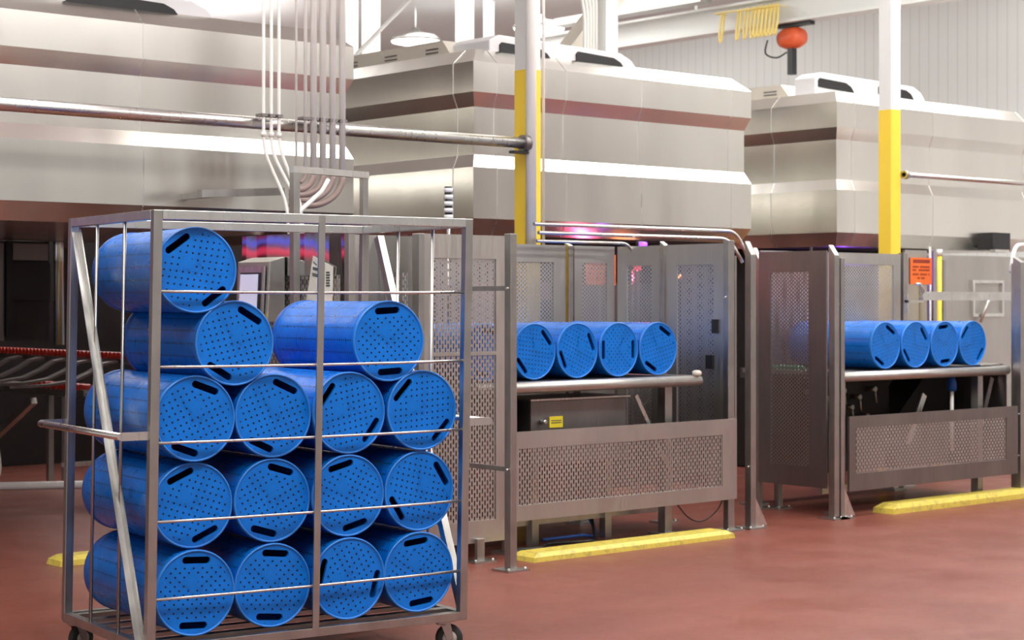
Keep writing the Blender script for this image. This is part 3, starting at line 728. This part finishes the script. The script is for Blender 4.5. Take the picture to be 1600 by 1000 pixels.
# green roller seen through the side panel of cell 2
t = thing('roller_track', (11.3, 9.75, 0), 'green toothed roller track seen through the second cell side panel', 'conveyor')
bm = B(); box(bm, 11.0, 9.3, 1.08, 11.08, 9.9, 1.11); obj('track_rail', bm, 'steel_l', t)
for i in range(12):
    bm = B(); lathe(bm, [(.01, -.02), (.018, -.015), (.018, .015), (.01, .02)], 8, (11.04, 9.32 + i * .045, 1.13), 'y'); obj('roller', bm, 'green', t)
t = thing('red_roller_strip', (13.0, 9.2, 1.122), 'short strip of red rollers at the right end of the second table', 'conveyor')
for i in range(7):
    bm = B(); lathe(bm, [(.01, -.02), (.02, -.015), (.02, .015), (.01, .02)], 10, (12.99 + i * .042, 9.25, 1.145), 'x'); obj('roller', bm, 'redroll', t)

# ------------------------------------------------------------------ behind the cells
def sign(x, y, z, wd, ht, label):
    t = thing('warning_sign', (x, y, 0), label, 'sign', 'orange warning signs')
    bm = B(); box(bm, x + wd * .45, y + .006, 0, x + wd * .55, y + .010, z + ht); obj('sign_post', bm, 'steel', t)
    bm = B(); box(bm, x, y, z, x + wd, y + .006, z + ht); obj('sign_plate', bm, 'orange', t)
    bm = B()
    box(bm, x + wd * .12, y - .002, z + ht * .80, x + wd * .9, y, z + ht * .93)
    for k in range(14):
        xx = x + wd * (.10 + .057 * k)
        for j, zz in enumerate((.62, .50, .34, .20)):
            if random.random() < .8 and not (j == 3 and (k < 4 or k > 9)): box(bm, xx, y - .002, z + ht * zz, xx + wd * .04, y, z + ht * (zz + .07))
    obj('sign_text', bm, 'redink', t)
sign(13.93, 10.45, 1.81, .33, .25, 'orange warning sign with dark red lines of text left of the yellow post')
sign(9.78, 10.45, 1.78, .33, .24, 'orange warning sign behind the back panel of the first cell')
bm = B(); box(bm, 13.86, 10.461, 0, 14.2, 10.49, 2.13); solo('sign_backing', bm, 'panel', (13.9, 10.46, 0), 'grey steel sheet behind the orange sign of the second cell', 'panel')
t = thing('yellow_post', (14.24, 10.35, 0), 'slim yellow post with a white cap right of the orange sign', 'post')
bm = B(); tube(bm, [(14.24, 10.35, 0), (14.24, 10.35, 2.08)], .022, 14); obj('shaft', bm, 'yellowcol', t)
bm = B(); tube(bm, [(14.24, 10.35, 2.08), (14.24, 10.35, 2.14)], .028, 14); obj('cap', bm, 'white', t)
t = thing('electrical_cabinet', (15.2, 10.75, 0), 'tall grey steel cabinet with a raised square frame at the right', 'cabinet')
bm = B(); box(bm, 14.42, 10.6, 0, 16.2, 11.2, 2.10); obj('cabinet_body', bm, 'panel', t, bevel=.01)
bm = B(); x0, x1, z0, z1 = 15.1, 15.62, 1.50, 1.86
box(bm, x0, 10.575, z1 - .03, x1, 10.6, z1); box(bm, x0, 10.575, z0, x1, 10.6, z0 + .03); box(bm, x0, 10.575, z0 + .03, x0 + .03, 10.6, z1 - .03); box(bm, x1 - .03, 10.575, z0 + .03, x1, 10.6, z1 - .03); obj('door_frame', bm, 'steel_l', t)
bm = B(); tube(bm, [(15.2, 10.56, 1.45), (15.32, 10.55, 1.66), (15.44, 10.56, 1.68)], .014, 10, bend=.03); obj('handle', bm, 'steel_l', t)
bm = B(); box(bm, 14.42, 10.55, .4, 14.47, 10.6, 2.13); box(bm, 14.62, 10.58, .3, 14.66, 10.6, 2.05); obj('edge_strip', bm, 'steel', t)
t = thing('slide_rail', (12.9, 9.6, 1.66), 'bright horizontal slide rail above the second row of drums', 'rail')
bm = B(); box(bm, 12.98, 9.6, 1.660, 14.30, 9.64, 1.685); box(bm, 12.98, 9.61, 1.685, 14.30, 9.62, 1.715); box(bm, 12.98, 9.6, 1.715, 14.30, 9.64, 1.735); obj('rail_profile', bm, 'steel_l', t)
bm = B(); box(bm, 12.75, 9.6, 1.64, 12.98, 9.63, 1.66); box(bm, 12.75, 9.6, 1.55, 12.77, 9.63, 1.71); obj('rail_arm', bm, 'steel_l', t)
bm = B(); tube(bm, [(12.98, 9.6, 1.73), (12.93, 9.6, 1.80), (12.87, 9.6, 1.80)], .012, 8); obj('rail_hook', bm, 'steel_l', t)
pipe('cabinet_tube', [(14.30, 10.5, 0), (14.30, 10.5, 2.17)], .014, 'steel', 'thin steel tube right of the slim yellow post')
t = thing('junction_box', (15.9, 10.6, 2.27), 'dark junction box under the right end of the far right hood', 'box')
bm = B(); box(bm, 15.55, 10.66, 2.17, 15.85, 10.84, 2.34); obj('box_body', bm, 'black', t)
bm = B(); box(bm, 15.56, 10.64, 2.14, 15.80, 10.70, 2.17); obj('box_flange', bm, 'steel_l', t)

# touch screen box, notice, cable on the left panel
t = thing('touch_screen', (6.28, 9.75, 1.6), 'steel touch screen box mounted on the reflecting panel above the cart', 'control panel')
bm = B(); prism(bm, [(6.24, 1.52), (6.37, 1.52), (6.37, 1.93), (6.26, 1.90)], 9.55, 9.92, 'xz'); obj('housing', bm, 'panel', t, bevel=.004)
bm = B(); prism(bm, [(6.225, 1.56), (6.235, 1.56), (6.25, 1.87), (6.24, 1.87)], 9.585, 9.875, 'xz'); obj('bezel', bm, 'steel_l', t)
bm = B(); prism(bm, [(6.215, 1.60), (6.225, 1.60), (6.238, 1.83), (6.228, 1.83)], 9.62, 9.84, 'xz'); obj('gasket', bm, 'black', t)
bm = B(); prism(bm, [(6.209, 1.61), (6.214, 1.61), (6.226, 1.82), (6.221, 1.82)], 9.63, 9.83, 'xz'); obj('screen', bm, 'screen', t)
bm = B(); lathe(bm, [(.02, 6.20), (.032, 6.205), (.032, 6.235), (.02, 6.24)], 16, (0, 9.60, 1.545), 'x'); obj('button', bm, 'yknob', t)
hose([(6.36, 9.50, 1.76), (6.34, 9.42, 1.78), (6.34, 9.34, 1.72), (6.34, 9.36, 1.62), (6.34, 9.44, 1.50)], .011, 'hose_d', 'black cable loop beside the touch screen box')
t = thing('paper_notice', (6.36, 9.2, 1.7), 'tilted paper notice taped to the reflecting panel', 'notice')
bm = B(); prism(bm, [(9.33, 1.60), (9.04, 1.60), (9.03, 1.86), (9.24, 1.93)], 6.368, 6.371, 'yz'); obj('sheet', bm, 'paper', t)
bm = B()
for (ya, yb, z) in ((9.235, 9.20, 1.895), (9.24, 9.13, 1.862), (9.24, 9.12, 1.852), (9.245, 9.12, 1.825), (9.245, 9.14, 1.815)):
    prism(bm, [(ya, z), (yb, z - .02), (yb, z - .027), (ya, z - .007)], 6.366, 6.368, 'yz')
for i in range(6): box(bm, 6.366, 9.06 + .004 * (i % 2), 1.74 + i * .016, 6.368, 9.10, 1.75 + i * .016)
obj('print', bm, 'ink', t)

# inverted U frame and stack light
t = thing('goal_frame', (6.22, 9.2, 2.0), 'bright steel goal shaped frame standing above the cart', 'frame')
bm = B(); s = .018
box(bm, 6.20, 9.2, .0, 6.245, 9.245, 2.43); obj('upright', bm, 'steel', t)
bm = B(); box(bm, 6.82, 9.34, 2.07, 6.86, 9.38, 2.43); obj('upright', bm, 'steel', t)
bm = B(); bar(bm, (6.20, 9.222, 2.45), (6.86, 9.36, 2.45), .045, .04); obj('crossbar', bm, 'steel_l', t)
t = thing('stack_light', (7.72, 9.6, 1.13), 'white five segment stack light above the tall slotted panel', 'signal light')
bm = B(); tube(bm, [(7.72, 9.6, 1.12), (7.72, 9.6, 2.20)], .012, 10); obj('pole', bm, 'steel', t)
bm = B(); tube(bm, [(7.72, 9.6, 2.19), (7.72, 9.6, 2.425)], .026, 16); obj('core', bm, 'black', t)
for i in range(5):
    bm = B(); z = 2.205 + i * .045; tube(bm, [(7.72, 9.6, z), (7.72, 9.6, z + .029)], .030, 20); obj('light_segment', bm, 'tower', t)

# ------------------------------------------------------------------ curbs
def curb(x0, x1, y0, y1, hh, label, slantx=.06):
    bm = B(); c = .03
    a = [(x0, y0, 0), (x1, y0, 0), (x1, y1, 0), (x0, y1, 0)]
    b = [(x0 + slantx, y0 + c, hh), (x1 - slantx, y0 + c, hh), (x1 - slantx, y1 - c, hh), (x0 + slantx, y1 - c, hh)]
    m_ = [(x0 + .01, y0 + .003, hh * .55), (x1 - .01, y0 + .003, hh * .55), (x1 - .01, y1 - .003, hh * .55), (x0 + .01, y1 - .003, hh * .55)]
    A = [bm.verts.new(p) for p in a]; Mi = [bm.verts.new(p) for p in m_]; Bq = [bm.verts.new(p) for p in b]
    bm.faces.new(A[::-1]); bm.faces.new(Bq)
    for p, q in ((A, Mi), (Mi, Bq)):
        for k in range(4): bm.faces.new((p[k], p[(k + 1) % 4], q[(k + 1) % 4], q[k]))
    return solo('floor_curb', bm, 'yellow', (x0, y0, 0), label, 'curb', 'yellow floor curbs')
curb(7.62, 9.50, 8.62, 8.84, .055, 'worn yellow floor curb in front of the first cell')
curb(11.46, 14.2, 8.76, 8.96, .075, 'yellow floor curb in front of the second cell, at the right edge', .1)
curb(5.28, 6.5, 10.42, 10.60, .06, 'yellow floor curb end peeking out left of the cart')

# ------------------------------------------------------------------ left conveyor
def roller_line(name, a, b, n, label, rr=.035, ln=.10, m='redroll'):
    t = thing(name, a, label, 'conveyor'); a = Vector(a); b = Vector(b); d = (b - a).normalized(); s = Vector((-d.y, d.x, 0))
    bm = B(); bar(bm, a - Vector((0, 0, rr + .02)), b - Vector((0, 0, rr + .02)), .05, .05); obj('side_rail', bm, 'steel', t)
    for i in range(n):
        p = a + (b - a) * ((i + .5) / n); bm = B(); tube(bm, [p - s * ln / 2, p + s * ln / 2], rr * .8, 8); 
        tube(bm, [p - s * ln / 2 - s * .012, p - s * ln / 2], rr * 1.0, 8); obj('roller', bm, m, t)
    return t
t = roller_line('roller_conveyor', (7.68, 17.0, 1.19), (7.62, 13.6, 1.19), 46, 'long roller conveyor with small red rollers under the left hood', rr=.030)
for y in (13.95, 14.4, 14.85, 15.3, 15.75):
    bm = B(); pts = [(7.58, y, 1.14), (7.46, y, 1.12), (7.34, y, 1.05), (7.18, y, .985), (6.95, y, .955), (6.6, y, .95)]
    for p, q in zip(pts, pts[1:]): bar(bm, p, q, .10, .02)
    obj('curved_rib', bm, 'darksteel', t)
bm = B(); bar(bm, (7.62, 17.0, .83), (7.62, 13.7, .83), .06, .05); obj('lower_rail', bm, 'steel', t)
for (x, y) in ((7.60, 16.5), (7.62, 15.25), (7.72, 15.15), (7.62, 13.8)):
    bm = B(); box(bm, x, y, 0.0, x + .05, y + .05, .81); obj('leg', bm, 'steel', t)
bm = B(); bar(bm, (7.62, 15.55, .74), (7.62, 16.4, .34), .06, .06); obj('brace', bm, 'steel', t)
bm = B(); bar(bm, (7.70, 15.15, .17), (8.5, 15.15, .17), .04, .04); obj('cross_tube', bm, 'steel_l', t)
roller_line('return_rollers', (7.60, 15.5, .90), (7.60, 14.5, .90), 10, 'short line of red rollers below the long conveyor at the left', rr=.032, ln=.12)
pipe('conveyor_shaft', [(7.60, 17.0, .885), (7.60, 15.52, .885)], .022, 'beige', 'beige shaft in line with the short red rollers', 'shaft')
pipe('floor_hose', [(6.4, 15.4, .03), (7.05, 15.04, .03), (7.56, 14.75, .03), (8.6, 14.2, .03)], .035, 'hosew', 'white hose lying on the floor at the left edge', 'hose')
hose([(7.58, 16.3, .5), (7.57, 16.2, .3), (7.55, 16.1, .12), (7.52, 16.05, .02)], .012, 'beige', 'pale hose hanging down beside a conveyor leg at the left')

# ------------------------------------------------------------------ overhead: lamps, hoist, ducts
proto = None
def lamp(x, y, z, label):
    t = thing('high_bay_lamp', (x, y, z), label, 'ceiling lamp', 'round high bay lamps')
    bm = B(); lathe(bm, [(.36, z), (.38, z + .02), (.30, z + .09), (.10, z + .13), (.05, z + .2)], 32, (x, y, 0)); obj('reflector', bm, 'steel', t)
    bm = B(); lathe(bm, [(.20, z - .05), (.34, z - .02), (.355, z)], 32, (x, y, 0)); obj('diffuser', bm, 'lamp', t)
    bm = B(); tube(bm, [(x, y, z + .2), (x, y, 5.995)], .012, 8); obj('suspension', bm, 'white', t)
lamp(16.35, 21.1, 5.45, 'round ceiling lamp seen between the left and middle hoods')
lamp(16.9, 19.0, 5.45, 'round ceiling lamp just left of the first white column top')
lamp(16.55, 16.8, 5.55, 'round ceiling lamp cut by the top edge, right of the slanted white duct')

# runway beam with hoist and festoon hose
BX = 16.9
t = thing('runway_beam', (BX, 14.5, 5.0), 'white crane runway beam crossing the top right of the photo', 'beam')
bm = B(); box(bm, BX - .12, 6, 5.0, BX + .12, 24, 5.03); box(bm, BX - .02, 6, 5.03, BX + .02, 24, 5.30); box(bm, BX - .12, 6, 5.30, BX + .12, 24, 5.33); obj('beam', bm, 'white', t)
for y in (8, 12, 16, 20):
    bm = B(); tube(bm, [(BX, y, 5.33), (BX, y, 6.0)], .02, 8); obj('hanger', bm, 'white', t)
t = thing('chain_hoist', (BX, 14.6, 4.5), 'orange hoist hanging from the white runway beam', 'hoist')
bm = B(); lathe(bm, [(.02, -.18), (.10, -.16), (.13, -.08), (.13, .08), (.10, .16), (.02, .18)], 20, (BX, 14.42, 4.82), 'y'); obj('hoist_body', bm, 'hoist', t)
bm = B(); box(bm, BX - .04, 14.1, 4.95, BX + .04, 14.62, 4.995); box(bm, BX - .03, 14.38, 4.9, BX + .03, 14.46, 4.96); obj('trolley', bm, 'black', t)
bm = B(); box(bm, BX - .04, 14.38, 4.38, BX + .04, 14.46, 4.72); obj('chain_bag', bm, 'black', t)
bm = B()
for y in [14.50 + .062 * k for k in range(7)] + [14.98, 15.10, 15.38]:
    pts = [(BX - .2 + .03 * math.sin(u), y + .028 * math.cos(u), 5.04 + .19 * math.sin(u)) for u in [2 * PI * j / 24 for j in range(24)]]
    tube(bm, pts, .014, 8, closed=True)
for y in (14.5, 15.0, 15.45): box(bm, BX - .2, y, 5.205, BX - .02, y + .01, 5.215)
tube(bm, [(BX - .2, 14.45, 5.20), (BX - .2, 15.5, 5.22)], .012, 8)
solo('festoon_hose', bm, 'hose', (BX - .16, 15.2, 4.9), 'coiled yellow air hose hanging left of the orange hoist', 'hose')
hose([(BX - .1, 14.72, 4.82), (BX - .1, 14.75, 4.66), (BX - .05, 14.62, 4.60), (BX, 14.5, 4.66)], .01, 'hose_d', 'thin dark cable loop below the orange hoist')
bm = B(); box(bm, 16.45, 15.5, 5.35, 16.65, 18.2, 5.45)
solo('cable_tray', bm, 'steel', (16.8, 15.5, 5.35), 'grey cable tray above the yellow hose at the top edge', 'cable tray')
pipe('wall_conduit', [(19.93, 11.9, 5.9), (19.93, 11.9, 4.62), (19.93, 12.8, 4.62)], .02, 'greyconduit', 'thin conduit bending on the ribbed right wall')
pipe('wall_pipe', [(17.0, 10.6, 2.2), (17.0, 10.6, 6.0)], .035, 'pvc', 'white vertical pipe at the right edge in front of the ribbed wall')

def wcol(x, y, r, label, z0=0, m='white'):
    bm = B(); box(bm, x - r, y - r, z0, x + r, y + r, 6.0); solo('white_column', bm, m, (x, y, z0), label, 'column', 'white columns behind the hoods')
def pos(px, Z):
    X = (px - 800) / 2850 * Z; a = R(40.8); return (X * math.cos(a) + Z * math.sin(a), -X * math.sin(a) + Z * math.cos(a))
wcol(13.26, 18, .083, 'bright white column beyond the left hood, right of the white pipes')
wcol(13.02, 18.06, .055, 'grey-white narrow column close behind the five white pipes', m='greyconduit')
wcol(14.74, 18, .085, 'bright white column rising behind the left end of the middle hood')
wcol(15.12, 18, .04, 'narrow white column left of the first yellow column top')
t = thing('slanted_brace', (10.9, 15.6, 3.6), 'thin slanted white brace above the gap between left and middle hoods', 'brace')
bm = B(); tube(bm, [(9.76, 14.0, 3.615), (10.25, 14.0, 4.08), (11.4, 14.0, 5.14), (12.3, 14.0, 5.98)], .020, 10); obj('brace_tube', bm, 'white', t)
bm = B(); box(bm, 11.42, 11.93, 3.615, 11.57, 12.08, 5.99); solo('white_duct', bm, 'white', (11.5, 12.0, 3.615), 'square white vertical duct standing on the middle hood', 'duct')
t = thing('tube_bundle', (11.3, 12.0, 3.615), 'bundle of thin white tubes just left of the square duct on the middle hood', 'tubes')
for i in range(5):
    bm = B(); tube(bm, [(11.22 + i * .036, 12.0, 3.615), (11.22 + i * .036, 12.0, 4.25 + .04 * i), (11.02 + i * .036, 12.0, 4.9)], .014, 8, bend=.1); obj('tube', bm, 'pvc', t)
t = thing('slanted_duct', (11.1, 12.5, 3.615), 'slanted beige and white duct leaning on the middle hood', 'duct')
bm = B(); bar(bm, (11.12, 12.5, 3.58), (12.4, 12.5, 4.92), .16, .20, (0, 1, 0)); obj('duct_body', bm, 'beige', t)
bm = B(); bar(bm, (11.22, 12.44, 3.62), (12.46, 12.44, 4.92), .16, .06, (0, 1, 0)); obj('duct_face', bm, 'white', t)
